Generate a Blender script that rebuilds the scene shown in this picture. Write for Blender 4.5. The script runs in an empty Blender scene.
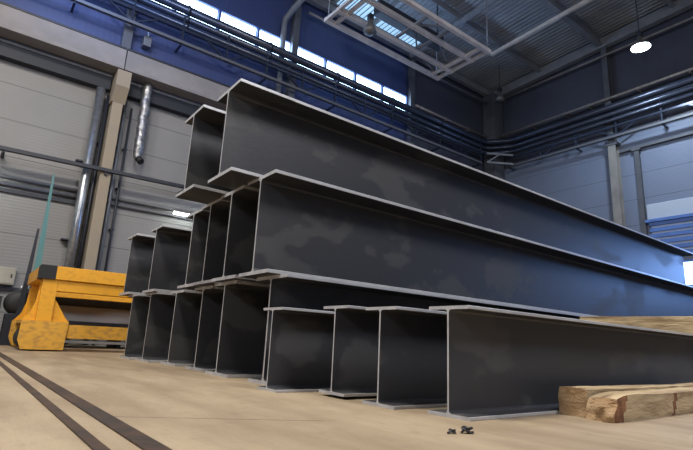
import bpy, bmesh, math, random
from mathutils import Vector, Matrix, noise
random.seed(7)
sc = bpy.context.scene
C = sc.collection
PI = math.pi

# ------------------------------------------------------------------ materials
def mat(name, col, rough=.6, metal=0., col2=None, scale=4., stretch=(1, 1, 1), bump=0., detail=6,
        lo=.35, hi=.65, rough2=None, spec=.5, emis=None, estr=0., bscale=None):
    m = bpy.data.materials.new(name); m.use_nodes = True
    nt = m.node_tree; n = nt.nodes; l = nt.links
    b = n['Principled BSDF']
    b.inputs['Base Color'].default_value = (*col, 1)
    b.inputs['Roughness'].default_value = rough
    b.inputs['Metallic'].default_value = metal
    b.inputs['Specular IOR Level'].default_value = spec
    tc = n.new('ShaderNodeTexCoord'); mp = n.new('ShaderNodeMapping')
    mp.inputs['Scale'].default_value = stretch
    l.new(tc.outputs['Object'], mp.inputs['Vector'])
    m['n'] = 1
    if col2:
        oi = n.new('ShaderNodeObjectInfo'); ad = n.new('ShaderNodeVectorMath'); ad.operation = 'ADD'
        sm = n.new('ShaderNodeMath'); sm.operation = 'MULTIPLY'; sm.inputs[1].default_value = 37.
        l.new(oi.outputs['Random'], sm.inputs[0]); l.new(mp.outputs[0], ad.inputs[0]); l.new(sm.outputs[0], ad.inputs[1])
        nz = n.new('ShaderNodeTexNoise'); nz.inputs['Scale'].default_value = scale; nz.inputs['Detail'].default_value = detail
        l.new(ad.outputs[0], nz.inputs['Vector'])
        mr = n.new('ShaderNodeMapRange'); mr.inputs['From Min'].default_value = lo; mr.inputs['From Max'].default_value = hi
        l.new(nz.outputs['Fac'], mr.inputs['Value'])
        mx = n.new('ShaderNodeMix'); mx.data_type = 'RGBA'
        mx.inputs['A'].default_value = (*col, 1); mx.inputs['B'].default_value = (*col2, 1)
        l.new(mr.outputs[0], mx.inputs['Factor']); l.new(mx.outputs['Result'], b.inputs['Base Color'])
        if rough2 is not None:
            r2 = n.new('ShaderNodeMapRange'); r2.inputs['To Min'].default_value = rough; r2.inputs['To Max'].default_value = rough2
            l.new(mr.outputs[0], r2.inputs['Value']); l.new(r2.outputs[0], b.inputs['Roughness'])
    if bump:
        n2 = n.new('ShaderNodeTexNoise'); n2.inputs['Scale'].default_value = bscale or scale * 6; n2.inputs['Detail'].default_value = 8
        l.new(mp.outputs[0], n2.inputs['Vector'])
        bp = n.new('ShaderNodeBump'); bp.inputs['Strength'].default_value = bump; bp.inputs['Distance'].default_value = .02
        l.new(n2.outputs['Fac'], bp.inputs['Height']); l.new(bp.outputs[0], b.inputs['Normal'])
    if emis:
        b.inputs['Emission Color'].default_value = (*emis, 1); b.inputs['Emission Strength'].default_value = estr
    return m

def panel_mat(name, col, axis, period, offset, groove=.45, rib=None, col2=None, ribaxis=2, ribs=.12):
    """painted cladding with joint lines every `period` metres along `axis`, and fine ribs"""
    m = mat(name, col, .55, 0, col2=col2 or tuple(c * .86 for c in col), scale=.5, lo=.3, hi=.7)
    nt = m.node_tree; n = nt.nodes; l = nt.links; b = n['Principled BSDF']
    tc = n['Texture Coordinate']; sx = n.new('ShaderNodeSeparateXYZ'); l.new(tc.outputs['Object'], sx.inputs[0])
    def math_(op, a, bb):
        q = n.new('ShaderNodeMath'); q.operation = op
        for i, v in enumerate((a, bb)):
            if v is None: continue
            if isinstance(v, (int, float)): q.inputs[i].default_value = v
            else: l.new(v, q.inputs[i])
        return q.outputs[0]
    v = math_('SUBTRACT', sx.outputs[axis], offset)
    fr = math_('FRACT', math_('DIVIDE', v, period), None)
    d = math_('MINIMUM', fr, math_('SUBTRACT', 1., fr))
    line = math_('LESS_THAN', d, .012 / period)
    src = b.inputs['Base Color'].links[0].from_socket
    mx = n.new('ShaderNodeMix'); mx.data_type = 'RGBA'
    l.new(src, mx.inputs['A']); mx.inputs['B'].default_value = (*[c * groove for c in col], 1)
    l.new(line, mx.inputs['Factor']); l.new(mx.outputs['Result'], b.inputs['Base Color'])
    if rib:
        w = math_('SINE', math_('MULTIPLY', sx.outputs[ribaxis], 2 * PI / rib), None)
        bp = n.new('ShaderNodeBump'); bp.inputs['Strength'].default_value = ribs; bp.inputs['Distance'].default_value = .01
        l.new(w, bp.inputs['Height']); l.new(bp.outputs[0], b.inputs['Normal'])
    return m

M = {}
M['steel'] = mat('mill_scale_steel', (.042, .042, .046), .50, .15, col2=(.066, .065, .065), scale=1.5, stretch=(1, .7, 1.3), bump=.08,
                 lo=.55, hi=.585, rough2=.58, bscale=14, detail=9)
M['cut'] = mat('sawn_steel_edge', (.55, .55, .57), .5, .3, col2=(.42, .42, .44), scale=9, bump=.1)
M['edge'] = mat('rolled_flange_edge', (.42, .42, .425), .42, .2, col2=(.52, .52, .53), scale=3, bump=.1)
M['shim'] = mat('dark_steel_plate', (.03, .03, .032), .6, .4, col2=(.05, .05, .05))
M['concrete'] = mat('column_concrete', (.31, .26, .19), .8, col2=(.29, .245, .19), scale=2, bump=.15)
M['beamconc'] = mat('runway_beam_paint', (.27, .25, .245), .75, col2=(.21, .20, .20), scale=1.3, bump=.15)
M['dark'] = mat('dark_paint', (.022, .025, .035), .5, .2)
M['grey'] = mat('grey_painted_steel', (.17, .18, .20), .5, .2, col2=(.13, .14, .155), scale=3)
M['column'] = mat('column_grey_paint', (.10, .105, .12), .55, .1, col2=(.075, .08, .092), scale=2)
M['colbeige'] = mat('column_warm_grey_paint', (.26, .245, .225), .55, .1, col2=(.2, .19, .18), scale=2)
M['pipe'] = mat('dark_pipe_paint', (.045, .056, .085), .27, .45, col2=(.035, .043, .068), scale=2)
M['conduit'] = mat('pale_conduit', (.30, .27, .25), .5, .3, col2=(.2, .185, .18), scale=5)
M['ductgrey'] = mat('service_pipe_grey', (.12, .125, .14), .5, .2)
M['navy'] = mat('navy_lintel_paint', (.012, .016, .028), .6)
M['galv'] = mat('galvanised_steel', (.42, .44, .46), .32, .8, col2=(.3, .32, .34), scale=8, bump=.15)
M['foil'] = mat('foil_wrap', (.40, .40, .41), .35, .8, col2=(.22, .22, .23), scale=9, bump=1., bscale=18)
M['frame'] = mat('cream_frame_paint', (.68, .61, .56), .5, .1, col2=(.52, .47, .44), scale=2)
M['yellow'] = mat('yellow_machine_paint', (.74, .35, .018), .48, 0, col2=(.58, .27, .02), scale=8, stretch=(1, 1, 2.), lo=.5, hi=.75, bump=.12, rough2=.7)
M['yellowdirt'] = mat('worn_yellow_paint', (.66, .34, .035), .6, 0, col2=(.36, .19, .05), scale=10, stretch=(1, .8, 1.6), lo=.45, hi=.75, bump=.25, rough2=.8)
M['black'] = mat('black_paint', (.010, .010, .011), .6)
M['rubber'] = mat('black_rubber', (.02, .02, .02), .8, bump=.2)
M['plategrey'] = mat('grey_steel_plate', (.42, .43, .44), .55, .1, col2=(.28, .29, .30), scale=2.5, stretch=(1, .3, 1))
M['plank'] = mat('pale_batten', (.42, .37, .31), .8, col2=(.3, .26, .22), scale=6)
M['wood'] = mat('sawn_timber', (.50, .38, .22), .8, col2=(.20, .125, .06), scale=3.4, stretch=(3.5, .6, 3.5), lo=.42, hi=.70, bump=.5, bscale=16)
M['woodend'] = mat('timber_end_grain', (.30, .18, .085), .9, col2=(.44, .30, .17), scale=9, bump=.7)
M['crack'] = mat('split_wood', (.13, .05, .022), .95, col2=(.3, .14, .06), scale=12, bump=.6)
M['rail'] = mat('rusty_rail', (.05, .036, .028), .6, .3, col2=(.095, .055, .033), scale=5, lo=.4, hi=.7, bump=.2)
M['teal'] = mat('teal_glass', (.16, .34, .35), .12, 0, spec=.8)
M['teal'].node_tree.nodes['Principled BSDF'].inputs['Transmission Weight'].default_value = .35
M['cabinet'] = mat('cabinet_paint', (.40, .38, .31), .55, col2=(.33, .31, .26), scale=2)
M['lampmetal'] = mat('lamp_housing', (.17, .165, .16), .45, .4, col2=(.11, .108, .105))
M['chip'] = mat('metal_chip', (.05, .05, .055), .4, .7)
M['deck'] = mat('roof_deck_sheet', (.30, .315, .34), .55, .1, col2=(.25, .262, .285), scale=1.)
M['roofsteel'] = mat('roof_steel_paint', (.22, .23, .25), .5, .1, col2=(.17, .18, .20), scale=2)
M['glow'] = mat('window_daylight', (.6, .75, 1), .3, emis=(.55, .78, 1.), estr=9.)
M['glow2'] = mat('opening_daylight', (.6, .75, 1), .3, emis=(.40, .65, 1.), estr=9.)
M['deckpool'] = mat('roof_light_pool', (.5, .6, .7), .5, emis=(.38, .66, .95), estr=.9)  # glow standing in for a pool of light on the roof deck
M['lampglow'] = mat('lamp_lens', (1, 1, 1), .3, emis=(.75, .88, 1.), estr=14.)
M['tubeglow'] = mat('tube_lamp_glow', (1, 1, 1), .3, emis=(.92, 1., .96), estr=22.)
M['winframe'] = mat('blue_window_frame', (.05, .08, .22), .5)
M['wallL'] = panel_mat('grey_cladding', (.235, .23, .225), 2, 1.06, .78, rib=.09)
M['wallU'] = panel_mat('upper_cladding_blue_glow', (.040, .060, .165), 1, .55, 0, groove=.8, rib=.18, ribaxis=1)  # blue glow from the windows is put into this cladding colour
M['wallF'] = panel_mat('grey_blue_cladding', (.17, .205, .29), 2, 1.15, .2, rib=.09)
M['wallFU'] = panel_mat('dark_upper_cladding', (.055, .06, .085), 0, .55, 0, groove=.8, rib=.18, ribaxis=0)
M['gate'] = mat('gate_panel_white', (.42, .48, .58), .5)
M['gateblue'] = mat('gate_slat_blue', (.10, .20, .50), .4, col2=(.08, .16, .42))

# floor: worn beige concrete
def floor_mat():
    m = mat('worn_concrete_floor', (.37, .285, .185), .62, 0, col2=(.25, .185, .115), scale=1.6, stretch=(.5, 1.8, 1), lo=.36, hi=.66, bump=.35, rough2=.8, bscale=22)
    nt = m.node_tree; n = nt.nodes; l = nt.links; b = n['Principled BSDF']
    tc = n['Texture Coordinate']
    src = b.inputs['Base Color'].links[0].from_socket
    # fine grime speckle
    nz = n.new('ShaderNodeTexNoise'); nz.inputs['Scale'].default_value = 7; nz.inputs['Detail'].default_value = 10; nz.inputs['Roughness'].default_value = .7
    l.new(tc.outputs['Object'], nz.inputs['Vector'])
    mr = n.new('ShaderNodeMapRange'); mr.inputs['From Min'].default_value = .52; mr.inputs['From Max'].default_value = .75; mr.inputs['To Max'].default_value = .55
    l.new(nz.outputs['Fac'], mr.inputs['Value'])
    mx = n.new('ShaderNodeMix'); mx.data_type = 'RGBA'; mx.inputs['B'].default_value = (.20, .145, .10, 1)
    l.new(mr.outputs[0], mx.inputs['Factor']); l.new(src, mx.inputs['A'])
    # a slab joint running away from the rails
    sx = n.new('ShaderNodeSeparateXYZ'); l.new(tc.outputs['Object'], sx.inputs[0])
    def mth(op, a, bb=None):
        q = n.new('ShaderNodeMath'); q.operation = op
        for i, v in enumerate((a, bb)):
            if v is None: continue
            if isinstance(v, (int, float)): q.inputs[i].default_value = v
            else: l.new(v, q.inputs[i])
        return q.outputs[0]
    # line through (-2.87,.74) with direction (.25,.5)
    dx, dy = .25 / .559, .5 / .559
    u = mth('ADD', mth('MULTIPLY', mth('ADD', sx.outputs[0], 2.87), dy), mth('MULTIPLY', mth('SUBTRACT', sx.outputs[1], .74), -dx))
    wob = n.new('ShaderNodeTexNoise'); wob.inputs['Scale'].default_value = 3.; l.new(tc.outputs['Object'], wob.inputs['Vector'])
    u = mth('ADD', u, mth('MULTIPLY', mth('SUBTRACT', wob.outputs['Fac'], .5), .05))
    on = mth('LESS_THAN', mth('ABSOLUTE', u), .007)
    on = mth('MULTIPLY', on, mth('GREATER_THAN', sx.outputs[1], .68))
    on = mth('MULTIPLY', on, mth('LESS_THAN', sx.outputs[1], 1.7))
    m2 = n.new('ShaderNodeMix'); m2.data_type = 'RGBA'; m2.inputs['B'].default_value = (.12, .085, .06, 1)
    l.new(on, m2.inputs['Factor']); l.new(mx.outputs['Result'], m2.inputs['A']); l.new(m2.outputs['Result'], b.inputs['Base Color'])
    return m
M['floor'] = floor_mat()

# ------------------------------------------------------------------ mesh helpers
class MB:
    def __init__(s): s.bm = bmesh.new(); s.mats = []
    def mi(s, m):
        if m not in s.mats: s.mats.append(m)
        return s.mats.index(m)
    def box(s, x0, x1, y0, y1, z0, z1, m='grey', bev=0.):
        vs = [s.bm.verts.new((x, y, z)) for x in (x0, x1) for y in (y0, y1) for z in (z0, z1)]
        i = s.mi(m); fs = []
        for q in ((0, 1, 3, 2), (4, 6, 7, 5), (0, 4, 5, 1), (2, 3, 7, 6), (0, 2, 6, 4), (1, 5, 7, 3)):
            f = s.bm.faces.new([vs[k] for k in q]); f.material_index = i; fs.append(f)
        if bev:
            es = list({e for f in fs for e in f.edges})
            r = bmesh.ops.bevel(s.bm, geom=es, offset=bev, segments=2, affect='EDGES', profile=.6)
            for f in r['faces']: f.material_index = i
        return s
    def prism(s, pts, axis, a, b, m='grey', endm=None):
        """polygon pts (2D) extruded along axis from a to b. axis x: pts=(y,z); y: (x,z); z: (x,y)"""
        def P(p, t):
            return {'x': (t, p[0], p[1]), 'y': (p[0], t, p[1]), 'z': (p[0], p[1], t)}[axis]
        A = [s.bm.verts.new(P(p, a)) for p in pts]; B = [s.bm.verts.new(P(p, b)) for p in pts]
        i = s.mi(m); e = s.mi(endm or m); n = len(pts)
        f = s.bm.faces.new(A); f.material_index = e
        f = s.bm.faces.new(B[::-1]); f.material_index = e
        for k in range(n):
            f = s.bm.faces.new((A[k], B[k], B[(k + 1) % n], A[(k + 1) % n])); f.material_index = i
        return s
    def tube(s, pts, r, m='grey', seg=12, cap=True, smooth=True, radii=None):
        pts = [Vector(p) for p in pts]; rings = []; i = s.mi(m)
        up = None
        for k, p in enumerate(pts):
            if k == 0: t = pts[1] - p
            elif k == len(pts) - 1: t = p - pts[k - 1]
            else: t = (pts[k + 1] - p).normalized() + (p - pts[k - 1]).normalized()
            t.normalize()
            if up is None:
                up = Vector((0, 0, 1)) if abs(t.z) < .9 else Vector((1, 0, 0))
            a = t.cross(up).normalized(); b = t.cross(a).normalized(); up = -b
            rr = radii[k] if radii else r
            if 0 < k < len(pts) - 1:
                c = (pts[k] - pts[k - 1]).normalized().dot(t); sc_ = 1 / max(c, .5)
            else: sc_ = 1
            rings.append([s.bm.verts.new(p + a * math.cos(2 * PI * j / seg) * rr * sc_ + b * math.sin(2 * PI * j / seg) * rr) for j in range(seg)])
        for k in range(len(rings) - 1):
            for j in range(seg):
                f = s.bm.faces.new((rings[k][j], rings[k][(j + 1) % seg], rings[k + 1][(j + 1) % seg], rings[k + 1][j]))
                f.material_index = i; f.smooth = smooth
        if cap:
            for rg in (rings[0], rings[-1][::-1]):
                f = s.bm.faces.new(rg); f.material_index = i
        return s
    def bar(s, p, q, w, m='grey', h=None):
        """rectangular bar between two points"""
        p, q = Vector(p), Vector(q); t = (q - p).normalized(); h = h or w
        up = Vector((0, 0, 1)) if abs(t.z) < .95 else Vector((1, 0, 0))
        a = t.cross(up).normalized() * w / 2; b = t.cross(a).normalized() * h / 2
        A = [s.bm.verts.new(p + x * a + y * b) for x, y in ((-1, -1), (1, -1), (1, 1), (-1, 1))]
        B = [s.bm.verts.new(q + x * a + y * b) for x, y in ((-1, -1), (1, -1), (1, 1), (-1, 1))]
        i = s.mi(m)
        for fs in (A[::-1], B): s.bm.faces.new(fs).material_index = i
        for k in range(4): s.bm.faces.new((A[k], A[(k + 1) % 4], B[(k + 1) % 4], B[k])).material_index = i
        return s
    def lathe(s, prof, c=(0, 0, 0), m='grey', seg=24, axis='z'):
        i = s.mi(m); rings = []
        for r, z in prof:
            ring = []
            for j in range(seg):
                a = 2 * PI * j / seg; x, y = r * math.cos(a), r * math.sin(a)
                v = {'z': (x, y, z), 'x': (z, x, y), 'y': (x, z, y)}[axis]
                ring.append(s.bm.verts.new((c[0] + v[0], c[1] + v[1], c[2] + v[2])))
            rings.append(ring)
        for k in range(len(rings) - 1):
            for j in range(seg):
                f = s.bm.faces.new((rings[k][j], rings[k][(j + 1) % seg], rings[k + 1][(j + 1) % seg], rings[k + 1][j]))
                f.material_index = i; f.smooth = True
        for rg in (rings[0], rings[-1]):
            try: s.bm.faces.new(rg).material_index = i
            except Exception: pass
        return s
    def build(s, name, parent=None, loc=None, **kw):
        bmesh.ops.recalc_face_normals(s.bm, faces=s.bm.faces)
        if loc is not None:
            bmesh.ops.translate(s.bm, verts=s.bm.verts, vec=-Vector(loc))
        me = bpy.data.meshes.new(name); s.bm.to_mesh(me); s.bm.free()
        for m in s.mats: me.materials.append(M[m])
        o = bpy.data.objects.new(name, me); C.objects.link(o)
        if parent: o.parent = parent
        if loc is not None: o.location = loc
        return tag(o, **kw)

def tag(o, label=None, cat=None, group=None, kind=None):
    if label: o['label'] = label
    if cat: o['category'] = cat
    if group: o['group'] = group
    if kind: o['kind'] = kind
    return o

def thing(name, label, cat, loc=(0, 0, 0), rz=0, group=None):
    o = bpy.data.objects.new(name, None); C.objects.link(o)
    o.location = loc; o.rotation_euler = (0, 0, rz); o.empty_display_size = .2
    return tag(o, label, cat, group)

def dup(root, loc, rz, label, group=None):
    r = root.copy(); C.objects.link(r); r.location = loc; r.rotation_euler = (0, 0, rz)
    r['label'] = label
    if group: r['group'] = group
    for ch in list(root.children):
        c = ch.copy(); C.objects.link(c); c.parent = r
        for g in list(ch.children):
            d = g.copy(); C.objects.link(d); d.parent = c
    return r

def struct(mb, name, **kw): return mb.build(name, kind='structure', **kw)

# ------------------------------------------------------------------ building shell
XW, YF = -16., 22.3
def roofz(x): return 15.0 + .05 * (x + 16)
mb = MB(); mb.box(-16.3, 9, -9, 22.6, -.3, 0, 'floor'); struct(mb, 'floor')

Y0, YW = -6., 15.45            # glazed stretch
mb = MB()
mb.box(-16.25, XW, -9, 22.6, 0, 9.2, 'wallL')
mb.box(-16.25, XW, -9, YW, 9.2, 11.38, 'wallU'); mb.box(-16.25, XW, YW, 22.6, 9.2, 11.38, 'wallFU')  # blue glow painted along the glazed stretch, dark cladding where it stops
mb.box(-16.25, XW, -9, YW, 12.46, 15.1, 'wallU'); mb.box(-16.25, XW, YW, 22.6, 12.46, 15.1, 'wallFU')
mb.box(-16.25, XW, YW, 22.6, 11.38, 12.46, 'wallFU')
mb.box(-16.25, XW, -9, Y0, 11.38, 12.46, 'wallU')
struct(mb, 'wall_left')
mb = MB()
mb.box(-16, 9, YF, YF + .25, 0, 3.2, 'wallF')
mb.box(-16, -7.35, YF, YF + .25, 3.2, 10.2, 'wallF')
mb.box(-7.35, 9, YF, YF + .25, 4.25, 10.2, 'wallF')
mb.box(1, 9, YF, YF + .25, 3.2, 4.25, 'wallF')
mb.box(-16, 9, YF, YF + .25, 10.2, 16.3, 'wallFU')
struct(mb, 'wall_far')

# roof deck: real trapezoid corrugation, ribs along X
mb = MB(); bm = mb.bm; i = mb.mi('deck'); prev = None; y = -9.; k = 0
prof = [(0, 0), (.09, 0), (.12, .06), (.21, .06)]
while y < 22.6:
    for dy, dz in prof:
        a = bm.verts.new((-16.25, y + dy, roofz(-16.25) + .12 + dz)); b = bm.verts.new((9, y + dy, roofz(9) + .12 + dz))
        if prev: bm.faces.new((prev[0], prev[1], b, a)).material_index = i
        prev = (a, b)
    y += .24
struct(mb, 'ceiling')
# light pool on the roof deck, added as a glowing ribbed sheet
mb = MB(); bm = mb.bm; i = mb.mi('deckpool'); prev = None; y = 10.6
while y < 15.6:
    for dy, dz in prof:
        a = bm.verts.new((-15.75, y + dy, roofz(-15.75) + .085 + dz)); b = bm.verts.new((-14.35, y + dy, roofz(-14.35) + .085 + dz))
        if prev: bm.faces.new((prev[0], prev[1], b, a)).material_index = i
        prev = (a, b)
    y += .24
struct(mb, 'window_5')

# clerestory windows, one per bay of the left wall
bays = [(-4.2, 2.3), (2.3, 8.8), (8.8, 15.42)]
for n_, (a, b) in enumerate(bays):
    fr = MB()
    fr.box(-16.14, -15.94, a + .02, b - .02, 12.40, 12.46, 'winframe'); fr.box(-16.14, -15.94, a + .02, b - .02, 11.38, 11.44, 'winframe')
    ys = [a + (b - a) * j / 4 for j in range(5)]
    for j in range(5):
        w = .045 if 0 < j < 4 else .03
        yy = ys[j] + (.05 if j == 0 else -.05 if j == 4 else 0)
        fr.box(-16.14, -15.94, yy - w, yy + w, 11.44, 12.40, 'winframe')
    w = struct(fr, 'window_%d' % (n_ + 1))
    for j in range(4):
        MB().box(-16.09, -16.05, ys[j] + .08, ys[j + 1] - .08, 11.44, 12.40, 'glow').build('pane', w)
# far opening with daylight
fr = MB(); fr.box(-7.35, -7.25, YF - .05, YF + .2, 3.2, 4.25, 'gateblue'); fr.box(-7.25, 1, YF - .05, YF + .2, 4.17, 4.25, 'gateblue'); fr.box(-7.25, 1, YF - .05, YF + .2, 3.2, 3.28, 'gateblue')
w = struct(fr, 'window_4')
MB().box(-7.2, 1, YF + .06, YF + .1, 3.28, 4.17, 'glow2').build('pane', w)
# sectional gate on the far wall
g = MB(); g.box(-8.25, 2, YF - .12, YF, 6.05, 6.75, 'gate', .02)
o = struct(g, 'door_1')
s = MB()
z = 4.5
while z < 5.95:
    s.box(-8.2, 2, YF - .14, YF - .02, z, z + .16, 'gateblue'); s.box(-8.15, 2, YF - .07, YF - .02, z + .16, z + .26, 'gate'); z += .26
s.build('slat_curtain', o)
MB().box(-8.32, 2, YF - .22, YF - .02, 5.95, 6.07, 'gateblue').build('bottom_rail', o)

# ------------------------------------------------------------------ roof steel
def rafter(x, label, name='roof_rafter', depth=.45, w=.25):
    t = thing(name, label, 'roof beam', (x, 0, roofz(x)), group=None)
    f = MB(); f.box(-w / 2, w / 2, -9, 22.25, -.02, .04, 'roofsteel'); f.box(-w / 2, w / 2, -9, 22.25, -depth, -depth + .05, 'roofsteel'); f.build('flange', t)
    MB().box(-.02, .02, -9, 22.25, -depth + .05, -.02, 'roofsteel').build('web', t)
    return t
rafter(-15.7, 'dark roof beam running above the left wall into the far corner')
rafter(-9.45, 'grey roof beam meeting the head of the right-hand far wall column')
rafter(-3., 'grey roof beam nearest above the camera side of the hall')
rafter(-12.6, 'slimmer roof purlin midway between the corner and the far wall column', 'roof_purlin', .3, .16)
rafter(-6.3, 'slimmer roof purlin to the right of the far wall column', 'roof_purlin', .3, .16)
def cross(y, label, m='roofsteel', dz=-.55, depth=.22, w=.14, x0=-15.6, x1=8.):
    b = MB(); b.bar((x0, y, roofz(x0) + dz), (x1, y, roofz(x1) + dz), w, m, depth)
    b.build('roof_tie_beam', label=label, cat='roof beam')
cross(22.0, 'heavy grey eaves beam along the top of the far wall', depth=.5, w=.3, dz=-.3)
cross(18.2, 'pale roof tie beam across the hall short of the far wall', 'frame', -.6, .16, .12, -13.0)
cross(12.2, 'roof tie beam crossing above the near part of the ceiling frame')
cross(15.2, 'roof tie beam crossing beyond the end of the ceiling frame')
# eaves pipe on far wall and left wall
mb = MB(); mb.tube([(-15.15, 21.86, 14.25), (-9.4, 21.86, 14.3), (-2, 21.86, 14.36), (6, 21.86, 14.4)], .05, 'conduit')
mb.build('conduit', label='thin pale conduit high on the far wall under the roof edge', cat='conduit')
mb = MB(); mb.tube([(-15.62, 9.2, 13.95), (-15.62, 21.35, 14.05)], .06, 'roofsteel')
mb.build('conduit', label='dark conduit high on the left wall under the roof edge', cat='conduit')
mb = MB(); mb.tube([(-15.15, 21.84, 12.0), (-9.3, 21.84, 12.02), (6, 21.84, 12.1)], .07, 'conduit', 14)
for x in [-15, -13.2, -11.4, -10.2, -8, -6, -4]:
    mb.box(x - .03, x + .03, 21.85, 22.28, 11.93, 12.13, 'conduit')
mb.build('conduit', label='thick pale conduit on the far wall just above the blue pipes', cat='conduit')
mb = MB(); mb.tube([(-15.75, 15.75, 12.0), (-15.75, 21.35, 12.0)], .07, 'conduit', 14)
for y in [16.2, 18, 19.8]: mb.box(-15.99, -15.7, y - .03, y + .03, 11.9, 12.1, 'conduit')
mb.build('conduit', label='grey conduit on the left wall beyond the last high window', cat='conduit')

# ------------------------------------------------------------------ pipe bundle and lattice around the walls
def wallpipe(z, r, label, off=0.):
    p = MB(); x = -15.5 + off; y = 21.76 - off
    p.tube([(x, -6, z), (x, 20.7, z), (x + .15, 21.05, z), (x + 1.0, y - .12, z), (x + 1.4, y, z), (8, y, z + .12)], r, 'pipe', 16)
    for yy in [j * 3.25 + 1.0 for j in range(-2, 7)]:
        p.tube([(x, yy - .05, z), (x, yy + .05, z)], r * 1.18, 'pipe', 16)
    p.build('wall_pipe', label=label, cat='pipe', group='pipes around the upper walls')
wallpipe(11.48, .16, 'thickest and topmost blue pipe crossing in front of the high windows')
wallpipe(11.12, .12, 'middle blue pipe of the bundle around the upper walls', .02)
wallpipe(10.82, .10, 'lowest blue pipe of the bundle, directly over the lattice', .04)

def lattice(label, p0, p1, zt, zb, n, m='grey', mc='conduit', wall=None):
    t = thing('lattice_girder', label, 'girder', (p0[0], p0[1], zb))
    d = Vector((p1[0] - p0[0], p1[1] - p0[1], 0)); h = zt - zb
    MB().bar((0, 0, h), (d.x, d.y, h), .10, m, .10).build('top_chord', t)
    MB().bar((0, 0, 0), (d.x, d.y, 0), .13, mc, .10).build('bottom_chord', t)
    for k in range(n + 1):
        q = d * (k / n); MB().bar((q.x, q.y, -.05), (q.x, q.y, h + (.5 if m == 'pipe' else .02)), .07, m).build('post', t)
        if wall and k % 2 == 0: MB().bar((q.x, q.y, -.07), (q.x + wall[0], q.y + wall[1], -.07), .07, m).build('wall_bracket', t)
        if k < n:
            a = d * (k / n); b = d * ((k + .5) / n); c = d * ((k + 1) / n)
            if k % 2: MB().bar((a.x, a.y, 0), (b.x, b.y, h), .06, m).build('diagonal', t); 
            else: MB().bar((b.x, b.y, h), (c.x, c.y, 0), .06, m).build('diagonal', t)
    return t
lattice('lattice girder carrying pipes along the left wall below the high windows', (-15.4, -5.6), (-15.4, 20.4), 10.62, 10.12, 16, 'pipe', 'ductgrey', (-.59, 0))
lattice('lattice girder carrying pipes along the far wall above the pale panels', (-14.6, 21.78), (4., 21.78), 10.55, 10.06, 10, 'pipe', 'ductgrey', (0, .5))
mb = MB(); mb.bar((-15.1, 20.5, 10.1), (-14.3, 21.7, 10.1), .1, 'grey'); mb.bar((-15.1, 20.5, 10.6), (-14.3, 21.7, 10.6), .1, 'grey'); mb.bar((-15.1, 20.5, 10.1), (-14.7, 21.1, 10.6), .06, 'grey')
mb.build('corner_brace', label='short braced link joining the two lattice girders in the corner', cat='brace')

# ------------------------------------------------------------------ left wall columns with corbels and crane runway
def concrete_column(y, label, full=True):
    t = thing('concrete_column', label, 'column', (-15.7, y, 0), group='columns along the left wall')
    MB().box(-.28, .25, -.15, .15, 0, 7.75, 'concrete', .015).build('shaft', t)
    c = MB(); c.prism([(-.28, 7.3), (.25, 7.3), (.56, 7.75), (.56, 8.27), (-.28, 8.27)], 'y', -.2, .2, 'concrete'); c.build('corbel', t)
    MB().box(-.28, -.02, -.14, .14, 8.29, 14.9, 'column', .01).build('upper_shaft', t)
    return t
col = concrete_column(2.54, 'beige concrete column with corbel between the silver pipe and the foil duct')
for y, l in ((8.75, 'left wall column behind the diagonal grey pipe, showing above the top beam'),
             (15.55, 'left wall column standing where the row of high windows ends'),):
    dup(col, (-15.7, y, 0), 0, l)
mb = MB()
mb.box(-15.95, -15.2, 21.4, 22.2, 0, 14.6, 'column', .02)
mb.build('corner_column', label='dark square column in the far corner of the hall', cat='column')
for (a, b, l) in ((-6, 2.50, 'near span of the grey crane runway beam above the pale wall'),
                  (2.53, 8.9, 'second span of the grey crane runway beam, running behind the top beams'),
                  (8.93, 15.5, 'third span of the grey crane runway beam, behind the stack'),
                  (15.53, 21.3, 'last span of the grey crane runway beam, near the far corner')):
    t = thing('crane_runway_beam', l, 'beam', (-15.45, a, 8.31), group='crane runway along the left wall')
    MB().box(-.22, .25, 0, b - a, .11, .70, 'beamconc', .01).build('girder', t)
    MB().box(-.28, .31, 0, b - a, 0, .11, 'beamconc', .01).build('lower_flange', t)
    MB().box(-.06, .27, 0, b - a, .70, .76, 'dark').build('crane_rail', t)
mb = MB(); mb.box(-16, -15.72, -6, 2.3, 7.78, 8.18, 'navy'); mb.box(-16, -15.68, -6, 2.3, 8.18, 8.26, 'grey')
struct(mb, 'trim_1')
mb = MB(); mb.box(-16, -15.72, 2.75, 21.3, 7.78, 8.18, 'navy'); mb.box(-16, -15.68, 2.75, 21.3, 8.18, 8.26, 'grey')
struct(mb, 'trim_2')

# far wall columns
def steel_column(x, ztop, label, m='colbeige'):
    t = thing('steel_column', label, 'column', (x, YF - .18, 0), group='columns along the far wall')
    c = MB()
    for z0, z1, mm, hw in ((0, 9.8, m, .17), (9.8, ztop, 'column', .13)): c.box(-hw, hw, -.17, -.14, z0, z1, mm); c.box(-hw, hw, .14, .17, z0, z1, mm); c.box(-.02, .02, -.14, .14, z0, z1, mm)
    c.build('shaft', t); MB().box(-.24, .24, -.2, .17, 9.75, 9.87, 'column').build('splice_plate', t)
    return t
steel_column(-9.35, 15.0, 'tall steel column on the far wall left of the gate')
steel_column(-2.8, 15.0, 'steel column on the far wall right of the gate, past the photo edge')
mb = MB(); mb.box(-8.52, -8.32, YF - .16, YF - .01, 0, 9.35, 'column'); mb.box(-8.6, -8.24, YF - .2, YF - .01, 9.28, 9.42, 'column')
mb.build('gate_post', label='slim dark post on the far wall beside the pale gate', cat='post')
mb = MB(); mb.bar((-9.1, YF - .1, 9.42), (5, YF - .1, 9.5), .12, 'column', .12)
mb.build('wall_girt', label='dark horizontal rail on the far wall over the slim post', cat='rail')

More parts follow.
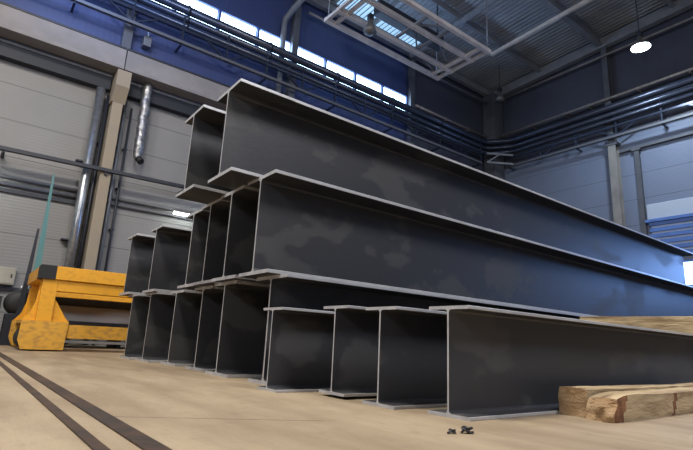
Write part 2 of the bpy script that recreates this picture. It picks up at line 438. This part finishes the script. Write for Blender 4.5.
# ------------------------------------------------------------------ left wall services
t = thing('vent_pipe', 'wide silver pipe running down the left wall beside the concrete column', 'pipe', (-15.68, 2.05, 0))
MB().tube([(0, 0, 0), (0, 0, 7.7)], .13, 'galv', 20).build('pipe', t)
for z in (2.9, 5.3):
    MB().box(-.31, -.1, -.3, .17, z, z + .04, 'dark').build('bracket', t)
t = thing('foil_duct', 'crinkled silver foil duct hanging down the left wall with open dark end', 'duct', (-15.6, 3.36, 5.8))
p = []
rr = []
for k in range(34):
    z = 2.36 * (1 - k / 33.) + .12; rr.append(.145 + .012 * math.sin(k * 2.4) + random.uniform(-.006, .006)); p.append((.02 * math.sin(k * .7), .01 * math.cos(k), z))
p += [(.02, .0, .0), (.06, .03, -.1)]; rr += [.12, .1]
MB().tube(p, .14, 'foil', 18, radii=rr).build('foil_sleeve', t)
MB().tube([(.05, .02, -.06), (.16, .1, -.2)], .1, 'black', 18).build('nozzle', t)
def conduit_v(y, z0, z1, r, m, label):
    b = MB(); b.tube([(-15.8, y, 0), (-15.8, y, z1)], r, m); 
    for z in [.8 + k * 1.3 for k in range(int((z1 - z0) / 1.3))]: b.box(-15.99, -15.8, y - .06, y + .06, z, z + .04, 'dark')
    b.build('conduit', label=label, cat='conduit')
conduit_v(2.30, .2, 7.6, .045, 'dark', 'dark thin conduit tight against the left side of the concrete column')
conduit_v(2.82, .2, 7.6, .05, 'grey', 'grey conduit just right of the concrete column')
conduit_v(3.02, .2, 7.4, .035, 'dark', 'thin dark conduit between the concrete column and the foil duct')
mb = MB(); mb.box(-15.98, -15.9, 1.95, 3.3, 2.88, 2.94, 'dark')
mb = MB(); mb.bar((-15.4, -6, 4.95), (-15.4, 5.6, 5.12), .14, 'dark', .10)
for y in (-3, 0, 2.54, 4.9): mb.box(-15.98, -15.38, y - .04, y + .04, 4.93, 5.03, 'dark')
mb.build('busbar_rail', label='long dark rail crossing the left wall in front of the column', cat='rail')
for z, y0, y1, l in ((4.42, -6, 2.2, 'upper of two grey pipes on the left wall behind the teal glass'), (4.22, -6, 2.2, 'lower of two grey pipes on the left wall behind the teal glass'),
                  (4.42, 2.72, 9, 'upper of two grey pipes on the left wall between column and stack'), (4.22, 2.72, 9, 'lower of two grey pipes on the left wall between column and stack')):
    mb = MB(); mb.tube([(-15.93, y0, z), (-15.93, y1, z)], .06, 'ductgrey')
    mb.build('service_pipe', label=l, cat='pipe', group='grey pipes on the left wall')
mb = MB(); mb.box(-15.99, -15.93, -6, 2.36, 4.0, 4.1, 'dark')
mb.build('cable_tray', label='thin dark tray under the two grey pipes on the left wall', cat='tray')
mb = MB(); mb.box(-15.99, -15.9, -6, 2.36, 1.36, 1.44, 'dark')
mb.build('wall_rail', label='low dark rail along the left wall beneath the beige cabinet', cat='rail')
t = thing('wall_cabinet', 'small beige cabinet on the left wall at the photo edge', 'cabinet', (-15.98, .55, 1.5))
MB().box(0, .2, -.3, .3, 0, .46, 'cabinet', .01).build('body', t)
dr = MB().box(.2, .215, -.27, .27, .03, .43, 'cabinet', .005).build('door', t)
MB().box(.215, .235, .2, .23, .18, .28, 'dark').build('handle', dr)
# lamps on the left wall
def tube_lamp(loc, L, label):
    t = thing('tube_lamp', label, 'lamp', loc, group=None)
    MB().box(-.06, .04, 0, L, .05, .13, 'lampmetal', .01).build('housing', t)
    MB().tube([(0, .03, 0), (0, L - .03, 0)], .045, 'tubeglow', 12).build('tube', t)
    MB().box(-.49, -.06, L * .4, L * .6, .05, .1, 'lampmetal').build('bracket', t)
tube_lamp((-15.5, 4.66, 4.22), 1.3, 'glowing tube lamp on the left wall seen just left of the stack')
tube_lamp((-15.5, -1.1, 4.25), 1.16, 'glowing tube lamp on the left wall at the photo left edge')
# diagonal downpipe
mb = MB(); mb.tube([(-15.82, 8.2, 9.12), (-15.82, 8.2, 13.0), (-15.78, 8.22, 13.25), (-15.4, 8.35, 13.6), (-14.4, 8.75, 14.4)], .12, 'grey', 16)
mb.build('downpipe', label='grey pipe bending down from the roof beside the high windows', cat='pipe')

# small fittings sitting on the runway
t = thing('junction_box', 'small pale box above the runway beam near the concrete column', 'box', (-15.6, 3.15, 10.0))
MB().box(-.39, -.1, -.12, .12, -.3, .05, 'grey', .01).build('body', t)
MB().tube([(-.2, 0, .05), (-.2, 0, .25)], .03, 'galv').build('cable_gland', t)

# ------------------------------------------------------------------ hanging ceiling frame
t = thing('ceiling_frame', 'large cream ladder-like steel frame hanging under the roof', 'frame', (0, 0, 12.0))
xs = [-13.3, -12.55, -11.45, -10.6]
for x in xs: MB().box(x - .075, x + .075, 8.55, 14.75, -.07, .09, 'frame').build('long_bar', t)
for y in (8.62, 9.0, 14.25, 14.67): MB().box(-13.37, -10.53, y - .06, y + .06, -.05, .07, 'frame').build('cross_bar', t)
for y in (11.4, 12.6): MB().box(-12.5, -10.6, y - .05, y + .05, .10, .2, 'roofsteel').build('cross_bar', t)
for (x0, y0, x1, y1) in ((-13.3, 14.6, -12.6, 12.6), (-12.55, 14.6, -11.5, 12.6), (-12.55, 12.6, -11.5, 11.4), (-11.45, 11.4, -10.6, 12.6)): MB().bar((x0, y0, .14), (x1, y1, .14), .06, 'roofsteel').build('diagonal', t)
for x in (-13.3, -10.6):
    for y in (8.7, 14.6): MB().tube([(x, y, .05), (x, y, roofz(x) - 12 + .08)], .025, 'roofsteel').build('hanger', t)
mb = MB(); mb.box(-12.75, -12.35, 10.4, 14.0, 12.75, 13.3, 'dark', .02)
mb.bar((-12.55, 10.6, 13.3), (-12.55, 10.6, roofz(-12.55) - .25), .04, 'dark'); mb.bar((-12.55, 13.8, 13.3), (-12.55, 13.8, roofz(-12.55) - .25), .04, 'dark')
mb.build('heater_duct', label='dark rectangular duct hung over the cream ceiling frame', cat='duct')

# ------------------------------------------------------------------ high bay lamps
def high_bay(loc, label, lit=False, r=.26, top=None, s=1.):
    t = thing('high_bay_lamp', label, 'lamp', loc)
    rf = MB().lathe([(.05 * s, .42 * s), (.09 * s, .40 * s), (.10 * s, .22 * s), (.15 * s, .17 * s), (r * .8, .05 * s), (r, -.12 * s), (r * .97, -.12 * s), (r * .75, .03 * s), (.02, .1 * s)], m='lampmetal').build('reflector', t)
    MB().lathe([(.001, -.10 * s), (r * .93, -.105 * s), (r * .93, -.125 * s), (.001, -.15 * s)], m='lampglow' if lit else 'lampmetal').build('lens', rf)
    MB().box(-.09 * s, .09 * s, -.09 * s, .09 * s, .40 * s, .62 * s, 'dark', .01).build('ballast_box', t)
    MB().tube([(0, 0, .6 * s), (0, 0, top - loc[2])], .018, 'dark').build('suspension_rod', t)
    return t
high_bay((-11.95, 9.62, 11.35), 'unlit grey bell-shaped lamp hanging beneath the cream ceiling frame', r=.24, top=12.0)
high_bay((-13.9, 20.1, 13.2), 'unlit bell-shaped lamp hanging in the far corner near the roof', r=.27, top=15.22)
high_bay((-6.70, 19, 12.28), 'round lamp shining white below the roof in front of the far wall', True, .36, 15.56, .9)

# ------------------------------------------------------------------ the steel beams
LB = 15.2
def make_beam(name, label, H, B, t, w, L, group):
    root = thing(name, label, 'beam', group=group)
    rf = w * 1.3
    m = MB()
    m.prism([(-w / 2, t + rf), (-w / 2 - rf * .3, t + rf * .3), (-w / 2 - rf, t), (w / 2 + rf, t), (w / 2 + rf * .3, t + rf * .3), (w / 2, t + rf),
             (w / 2, H - t - rf), (w / 2 + rf * .3, H - t - rf * .3), (w / 2 + rf, H - t), (-w / 2 - rf, H - t), (-w / 2 - rf * .3, H - t - rf * .3), (-w / 2, H - t - rf)],
            'y', 0, L, 'steel', 'cut')
    m.build('web', root)
    for z0 in (0, H - t):
        f = MB(); bv = .003
        pts = [(-B / 2 + bv, z0), (B / 2 - bv, z0), (B / 2, z0 + bv), (B / 2, z0 + t - bv), (B / 2 - bv, z0 + t), (-B / 2 + bv, z0 + t), (-B / 2, z0 + t - bv), (-B / 2, z0 + bv)]
        f.prism(pts, 'y', 0, L, 'steel', 'cut')
        ei = f.mi('edge'); f.bm.faces.ensure_lookup_table()
        for fc in f.bm.faces:
            c = fc.calc_center_median()
            if abs(abs(c.x) - B / 2) < bv * 1.01 and 0 < c.y < L and fc.material_index == f.mi('steel'): fc.material_index = ei
        f.build('flange', root)
    return root
HL, BL_, HS, BS_ = 1.060, .634, .708, .347
gL, gS = 'tall steel I-beams in the stack', 'lower steel I-beams in front of the stack'
tall = make_beam('steel_beam', '', HL, BL_, .036, .024, LB, gL)
top = make_beam('steel_beam', '', HL, BL_, .036, .024, 13.3, gL)
low = make_beam('steel_beam', '', HS, BS_, .023, .014, LB, gS)
P = [
 (-8.90, 2.20, 0, 'leftmost tall beam of the bottom layer, nearest the yellow cart'),
 (-8.10, 2.27, 0, 'second tall beam from the left in the bottom layer'),
 (-7.30, 2.405, 0, 'third tall beam from the left in the bottom layer'),
 (-6.30, 2.42, 0, 'fourth tall beam from the left in the bottom layer'),
 (-5.45, 2.35, 0, 'fifth tall beam in the bottom layer, left of the widest dark gap'),
 (-4.40, 2.385, 0, 'tall bottom-layer beam right behind the first low beam'),
 (-9.20, 2.11, 1, 'leftmost beam of the middle layer, standing over the cart end'),
 (-8.10, 2.215, 1, 'second beam from the left in the middle layer, with nothing on it'),
 (-6.62, 2.285, 1, 'middle-layer beam beside the glowing wall tube lamp'),
 (-5.95, 2.26, 1, 'middle-layer beam carrying the left one of the two top beams'),
 (-5.26, 2.237, 1, 'middle-layer beam wedged between dark gaps beneath the two top beams'),
 (-4.53, 2.234, 1, 'rightmost middle-layer beam, its long stained web facing out'),
 (-5.77, 1.835, 2, 'left one of the two beams on the top of the stack'),
 (-4.89, 1.908, 2, 'right one of the two top beams, long web blotched with pale stains'),
]
for k, (x, y, lay, lab) in enumerate(P):
    if k == 0: tall.location = (x, y, 0); tall['label'] = lab
    elif k == 12: top.location = (x, y, lay * HL); top['label'] = lab
    else: dup(top if lay == 2 else tall, (x, y, lay * HL), 0, lab)
Q = [
 (-3.90, 2.157, 0, 'first low beam, in front of the tall beam'),
 (-3.342, 2.439, .022, 'second low beam from the left, raised on a thin plate'),
 (-2.785, 2.45, 0, 'third low beam from the left, beside the outermost one'),
 (-2.225, 2.563, 0, 'outermost low beam on the right, blotchy web facing the timbers'),
]
for k, (x, y, z, lab) in enumerate(Q):
    if k == 0: low.location = (x, y, z); low['label'] = lab
    else: dup(low, (x, y, z), 0, lab)
mb = MB(); mb.box(-3.50, -3.2, 2.6, 3.1, 0, .022, 'shim')
mb.build('shim_plate', label='thin dark steel plate lifting the second low beam off the floor', cat='plate')

# ------------------------------------------------------------------ timbers
def timber(name, label, size, loc, seed, rz=0, chew=0., splits=()):
    """a hewn timber of real thickness with uneven faces; size = (x, y, z), origin at its lower near corner"""
    sx, sy, sz = size; bm = bmesh.new()
    ny, nx, nz = max(24, int(sy / .035)), 8, 8
    r = random.Random(seed)
    grid = {}
    def vert(i, j, k):
        key = (i, j, k)
        if key not in grid:
            x, y, z = sx * i / nx, sy * j / ny, sz * k / nz
            v = Vector((x, y, z))
            n1 = noise.noise(Vector((x * 3 + seed, y * 1.2, z * 3))) ; n2 = noise.noise(Vector((x * 14, y * 5 + seed, z * 14)))
            cx, cz = (i / nx - .5) * 2, (k / nz - .5) * 2
            f = 1 - .015 * (abs(cx * cz)) ** 3
            v.x = sx / 2 + (x - sx / 2) * f + (n1 * .012 + n2 * .004) * abs(cx)
            v.z = z + (0 if k == 0 else (n1 * .016 + n2 * .005) * (k / nz)) - (.005 * abs(cx) ** 6 * (k / nz) ** 6)
            if chew:
                e = max(0, 1 - y / .45)
                v.z -= e ** 2 * chew * .28 * (k / nz)
                cr = noise.noise(Vector((x * 18, seed + 3, z * 12))); 
                v.y += e ** 3 * (chew * .5 * (k / nz) ** 2 + cr * .07 * chew / .1 * .5)
            else:
                v.y += (0.012 * noise.noise(Vector((x * 12, seed, z * 12)))) * max(0, 1 - y / .1)
            grid[key] = bm.verts.new(v)
        return grid[key]
    def quad(a, b, c, d, mi_):
        f = bm.faces.new([vert(*a), vert(*b), vert(*c), vert(*d)]); f.material_index = mi_
    for j in range(ny):
        for i in range(nx):
            quad((i, j, 0), (i, j + 1, 0), (i + 1, j + 1, 0), (i + 1, j, 0), 0); quad((i, j, nz), (i + 1, j, nz), (i + 1, j + 1, nz), (i, j + 1, nz), 0)
        for k in range(nz):
            quad((0, j, k), (0, j, k + 1), (0, j + 1, k + 1), (0, j + 1, k), 0)
            mi_ = 0
            for (ya, yb) in splits:
                yy = sy * (j + .5) / ny
                if ya + .01 * k < yy < yb + .05 * noise.noise(Vector((k * 1.3, seed, ya))) + .012 * k: mi_ = 2
            quad((nx, j, k), (nx, j + 1, k), (nx, j + 1, k + 1), (nx, j, k + 1), mi_)
    for i in range(nx):
        for k in range(nz):
            quad((i, 0, k), (i + 1, 0, k), (i + 1, 0, k + 1), (i, 0, k + 1), 1); quad((i, ny, k), (i, ny, k + 1), (i + 1, ny, k + 1), (i + 1, ny, k), 1)
    bmesh.ops.recalc_face_normals(bm, faces=bm.faces)
    me = bpy.data.meshes.new(name); bm.to_mesh(me); bm.free()
    for q in ('wood', 'woodend', 'crack'): me.materials.append(M[q])
    for p_ in me.polygons: p_.use_smooth = False
    o = bpy.data.objects.new(name, me); C.objects.link(o); o.location = loc; o.rotation_euler = (0, 0, rz)
    return tag(o, label, 'timber')
timber('timber_beam', 'straight squared timber on the floor between the outermost beam and the split one', (.215, 2.9, .195), (-2.045, 3.58, 0), 3)
timber('timber_beam', 'front timber with ragged split end lying on the floor', (.185, 2.9, .18), (-1.812, 3.50, 0), 11, rz=.004, chew=.13, splits=((-.1, .13), (1.0, 1.06)))
o = timber('timber_beam', 'pale timber laid across the tops of the low beams', (.2, 2.0, .225), (-3.5, 6.98, HS + .001), 5, rz=-PI / 2)

# ------------------------------------------------------------------ floor rails, chips
def floor_rail(x0, y0, x1, y1, w, label):
    b = MB(); d = Vector((x1 - x0, y1 - y0, 0)); n_ = Vector((-d.y, d.x, 0)).normalized() * w / 2
    A = [Vector((x0, y0, 0)) - n_, Vector((x1, y1, 0)) - n_, Vector((x1, y1, 0)) + n_, Vector((x0, y0, 0)) + n_]
    b.prism([(p.x, p.y) for p in A], 'z', .0, .008, 'rail')
    b.build('floor_rail', label=label, cat='rail', group='steel rails in the floor')
floor_rail(-15.5, .40, 4, .79, .088, 'wider rusty rail in the floor, the one nearer the stack')
floor_rail(-15.5, .30, 4, .575, .05, 'narrower dark rail in the floor, nearer the photo lower left corner')
t = thing('metal_shavings', 'little heap of dark metal shavings on the floor before the outermost beam', 'shavings', (-1.79, 2.13, 0))
for (x, y, s_) in ((-.02, -.03, .6), (.0, .055, 1.)):
    p = []
    for k in range(26):
        a = k * .75; p.append((x + .016 * s_ * math.cos(a) + .001 * k * s_, y + .016 * s_ * math.sin(a) + .0012 * k * s_, .008 + .011 * s_ * (1 + math.sin(a * .63))))
    MB().tube(p, .005 * s_ + .001, 'chip', 6).build('curl', t)
    MB().tube([(x, y - .02, .005), (x + .01, y + .01, .022 * s_ + .005), (x, y + .04, .006)], .006, 'chip', 6).build('curl', t)

# ------------------------------------------------------------------ yellow transfer cart
t = thing('transfer_cart', 'yellow steel transfer cart with worn wheel boxes left of the stack', 'cart', (-11.0, .95, 0))
# local frame: +x towards the beams, +y away
for xa, xb, ya, yb in ((-.36, 0, .03, 5.2), (-2.35, -1.99, .03, 5.2), (-1.98, -.37, .03, .42), (-1.98, -.37, 4.8, 5.2)): MB().box(xa, xb, ya, yb, 1.36, 1.62, 'yellow', .008).build('top_beam', t)
MB().box(-.40, .004, .026, .30, 1.356, 1.624, 'black', .004).build('black_corner_plate', t)
for xa, xb in ((-.31, -.05), (-2.3, -2.04)): MB().box(xa, xb, .16, 5.2, 1.14, 1.36, 'yellow', .006).build('lower_beam', t)
def leg(xa, xb):
    b = MB()
    b.box(xa, xb, .10, .36, .56, 1.36, 'yellow', .006)
    return b
leg(-.34, -.04).build('leg', t); leg(-2.3, -2.0).build('leg', t)
for xa in (-.04, -2.0):
    g = MB(); g.prism([(.36, .56), (.68, .56), (.60, .64), (.42, .92), (.36, 1.0)], 'x', xa - .12, xa - .09, 'yellow'); g.build('gusset', t)
    g = MB(); g.prism([(.10, .56), (-.12, .56), (.0, .72), (.06, .95), (.08, 1.3), (.10, 1.3)], 'x', xa - .12, xa - .09, 'yellow'); g.build('gusset', t)
for xa in (0., -1.95):
    wb = MB(); wb.prism([(-.12, .56), (.66, .56), (.64, .03), (-.06, .03), (-.13, .2)], 'x', xa - .05, xa, 'yellowdirt'); wb.build('wheel_box', t)
    w2 = MB(); w = 1.5 if xa == 0. else .38
    w2.prism([(-.12, .56), (.66, .56), (.64, .03), (-.06, .03), (-.13, .2)], 'x', xa - w - .04, xa - w, 'yellowdirt')
    w2.box(xa - w, xa - .05, -.10, .64, .50, .56, 'yellowdirt'); w2.box(xa - w, xa - .05, .58, .64, .05, .5, 'yellowdirt'); w2.build('wheel_box', t)
    wh = MB(); hw = .66 if xa == 0. else .1; cx = xa - (.78 if xa == 0. else .22)
    wh.lathe([(.02, -hw), (.2, -hw), (.225, -hw + .02), (.225, hw - .02), (.2, hw), (.02, hw)], (cx, .115, .226), 'rubber', 28, 'x'); wo = wh.build('wheel', t)
    MB().lathe([(.01, -.02), (.09, -.02), (.09, .02), (.01, .03)], (cx + hw + .02, .115, .226), 'grey', 20, 'x').build('hub', wo)
    MB().box(xa - .34, xa - .08, -.02, .56, .46, .5, 'black').build('axle_guard', t)
MB().box(-.30, -.06, .66, 5.2, .25, .51, 'yellowdirt', .006).build('side_sill', t)
MB().box(-2.3, -2.06, .66, 5.2, .25, .51, 'yellow', .006).build('side_sill', t)
MB().box(-2.0, -.42, .2, .32, .34, .5, 'yellow', .006).build('cross_member', t)
for y in (3.6,):
    MB().box(-.28, -.08, y, y + .2, .02, 1.14, 'yellow').build('leg', t)

# ------------------------------------------------------------------ stored steel behind the cart
t = thing('storage_trestle', 'grey steel trestle behind the yellow cart holding plates', 'trestle', (-14.2, 0, 0))
for y in (1.9, 3.2, 5.0, 7.0):
    MB().box(-.5, .5, y - .06, y + .06, 0, .40, 'dark').build('leg', t)
    MB().box(-.45, -.35, y - .05, y + .05, .40, 1.62, 'grey').build('post', t)
MB().box(.56, .64, 1.5, 1.58, 0, 1.5, 'plategrey').build('post', t)
MB().box(-.5, .55, 1.5, 8, .40, .47, 'plank').build('deck', t)
MB().box(-.5, .55, 1.5, 8, .10, .16, 'plategrey').build('deck', t)
mb = MB(); mb.box(-14.45, -13.7, 1.75, 8, .47, .62, 'shim'); mb.build('steel_slab', label='thin dark steel slab lowest on the trestle behind the cart', cat='slab')
mb = MB(); mb.box(-14.5, -13.72, 1.55, 8, .62, .98, 'plategrey', .01); mb.build('steel_slab', label='thick grey steel slab in the middle of the trestle stack', cat='slab')
mb = MB(); mb.box(-14.4, -13.68, 1.5, 8, .98, 1.26, 'shim', .01); mb.build('steel_slab', label='black steel slab topmost on the trestle behind the cart', cat='slab')
# dark motor housing and upright sheets at the left edge
t = thing('drive_motor', 'dark rounded motor housing behind the cart wheel box', 'motor', (-14.16, .93, .0))
MB().lathe([(.05, -.4), (.22, -.38), (.28, -.3), (.30, 0), (.28, .3), (.17, .38), (.05, .39)], (0, .0, .98), 'shim', 24, 'x').build('housing', t)
MB().box(-.35, .32, -.22, .22, 0, .72, 'dark', .02).build('base', t)
MB().tube([(.1, .0, 1.24), (.1, .0, 1.4)], .04, 'galv').build('lifting_eye', t)
for k, (y, h_, l) in enumerate(((.36, 1.22, 'tallest dark steel sheet leaning by the photo left edge'), (.45, 1.15, 'dark steel sheet leaning second from the photo left edge'), (.54, 1.1, 'shortest dark steel sheet leaning beside the motor housing'))):
    b = MB(); b.box(-14.6, -13.9, y, y + .05, 0, h_, 'shim'); b.box(-14.6, -13.9, y + .05, y + .08, 0, .04, 'dark')
    b.build('steel_sheet', label=l, cat='sheet', group='dark sheets stored upright')
# teal glass sheet with a dark backing board, standing behind the cart
t = thing('glass_sheet', 'tall narrow teal glass sheet standing upright behind the cart', 'glass', (-13.5, 0, 0))
g = MB(); g.prism([(1.065, 4.12), (1.10, 4.12), (1.20, 1.6), (1.25, .0), (1.05, .0), (1.05, 1.6)], 'x', -.03, .0, 'teal'); g.build('pane', t)
MB().box(-.12, .1, .95, 1.4, 0, .06, 'dark').build('foot', t)
g = MB(); g.prism([(.985, 2.75), (1.03, 2.75), (1.03, 0), (.87, 0)], 'x', -13.74, -13.70, 'dark')
g.build('backing_board', label='dark narrow board standing just left of the teal glass', cat='board')

# ------------------------------------------------------------------ lights
def area(name, loc, target, size, power, col, shape='DISK', sy=None, spread=PI):
    ld = bpy.data.lights.new(name, 'AREA'); ld.shape = shape; ld.size = size
    if sy: ld.size_y = sy
    ld.energy = power; ld.color = col; ld.spread = spread
    o = bpy.data.objects.new(name, ld); C.objects.link(o); o.location = loc
    d = Vector(target) - Vector(loc); o.rotation_euler = d.to_track_quat('-Z', 'Y').to_euler()
    return o
W = (1., .94, .86)
area('hall_lamp_over', (-3.6, -1.6, 13.2), (-4, 0, 0), 2.4, 1750, W)
area('front_fill', (1.5, -7.5, 6.5), (-4, 3, 1.5), 1.5, 400, (.94, .97, 1.))  # added out of view to brighten the cut ends and webs
area('right_fill', (4.5, 5.0, 11), (-3.5, 5.0, 2), 4, 1000, (.95, .95, 1.))  # added fill, placed to light the outer beam webs
area('left_fill', (-8, -4.0, 10), (-14, 1.5, 1.5), 1.5, 380, W)  # added fill aimed at the left wall and the stored slabs
area('far_lamp', (-6.70, 19, 12.15), (-6.7, 19, 0), .8, 500, (.7, .84, 1.))
# daylight coming in through the clerestory and the far opening, plus an added wall fill
area('window_daylight_near', (-15.9, 5.0, 11.9), (-10, 5.0, 9.5), 12, 350, (.30, .52, 1.), 'RECTANGLE', .8)
area('window_daylight_far', (-15.9, 12, 11.9), (-10, 12, 9.5), 6, 200, (.30, .52, 1.), 'RECTANGLE', .8)
area('opening_daylight', (-3.2, 22.0, 3.7), (-3.2, 10, 2.6), 7.5, 520, (.16, .36, 1.), 'RECTANGLE', .9)
area('blue_wall_fill', (-13.2, 1, 10.8), (-16, 2.5, 11.5), 3, 110, (.25, .45, 1.), 'RECTANGLE', 1.5)  # added in mid-air with no source, tints the upper left wall blue

w = bpy.data.worlds.new('hall_air'); sc.world = w; w.use_nodes = True
w.node_tree.nodes['Background'].inputs[0].default_value = (.62, .72, 1., 1); w.node_tree.nodes['Background'].inputs[1].default_value = .13

# ------------------------------------------------------------------ camera
cam = bpy.data.cameras.new('camera'); co = bpy.data.objects.new('camera', cam); C.objects.link(co)
cam.sensor_width = 36; cam.lens = 487.07 / 693 * 36; cam.clip_end = 200; cam.clip_start = .02
yaw, pitch, roll = math.radians(53.0522), math.radians(13.5079), math.radians(2.7837)
F = Vector((-math.sin(yaw) * math.cos(pitch), math.cos(yaw) * math.cos(pitch), math.sin(pitch)))
r0 = Vector((math.cos(yaw), math.sin(yaw), 0)); u0 = r0.cross(F)
R = math.cos(roll) * r0 + math.sin(roll) * u0; U = -math.sin(roll) * r0 + math.cos(roll) * u0
co.matrix_world = Matrix(((R.x, U.x, -F.x, 0), (R.y, U.y, -F.y, 0), (R.z, U.z, -F.z, .4375), (0, 0, 0, 1)))
sc.camera = co
sc.view_settings.view_transform = 'Standard'; sc.view_settings.look = 'None'; sc.view_settings.gamma = 1
sc.view_settings.exposure = 0.0
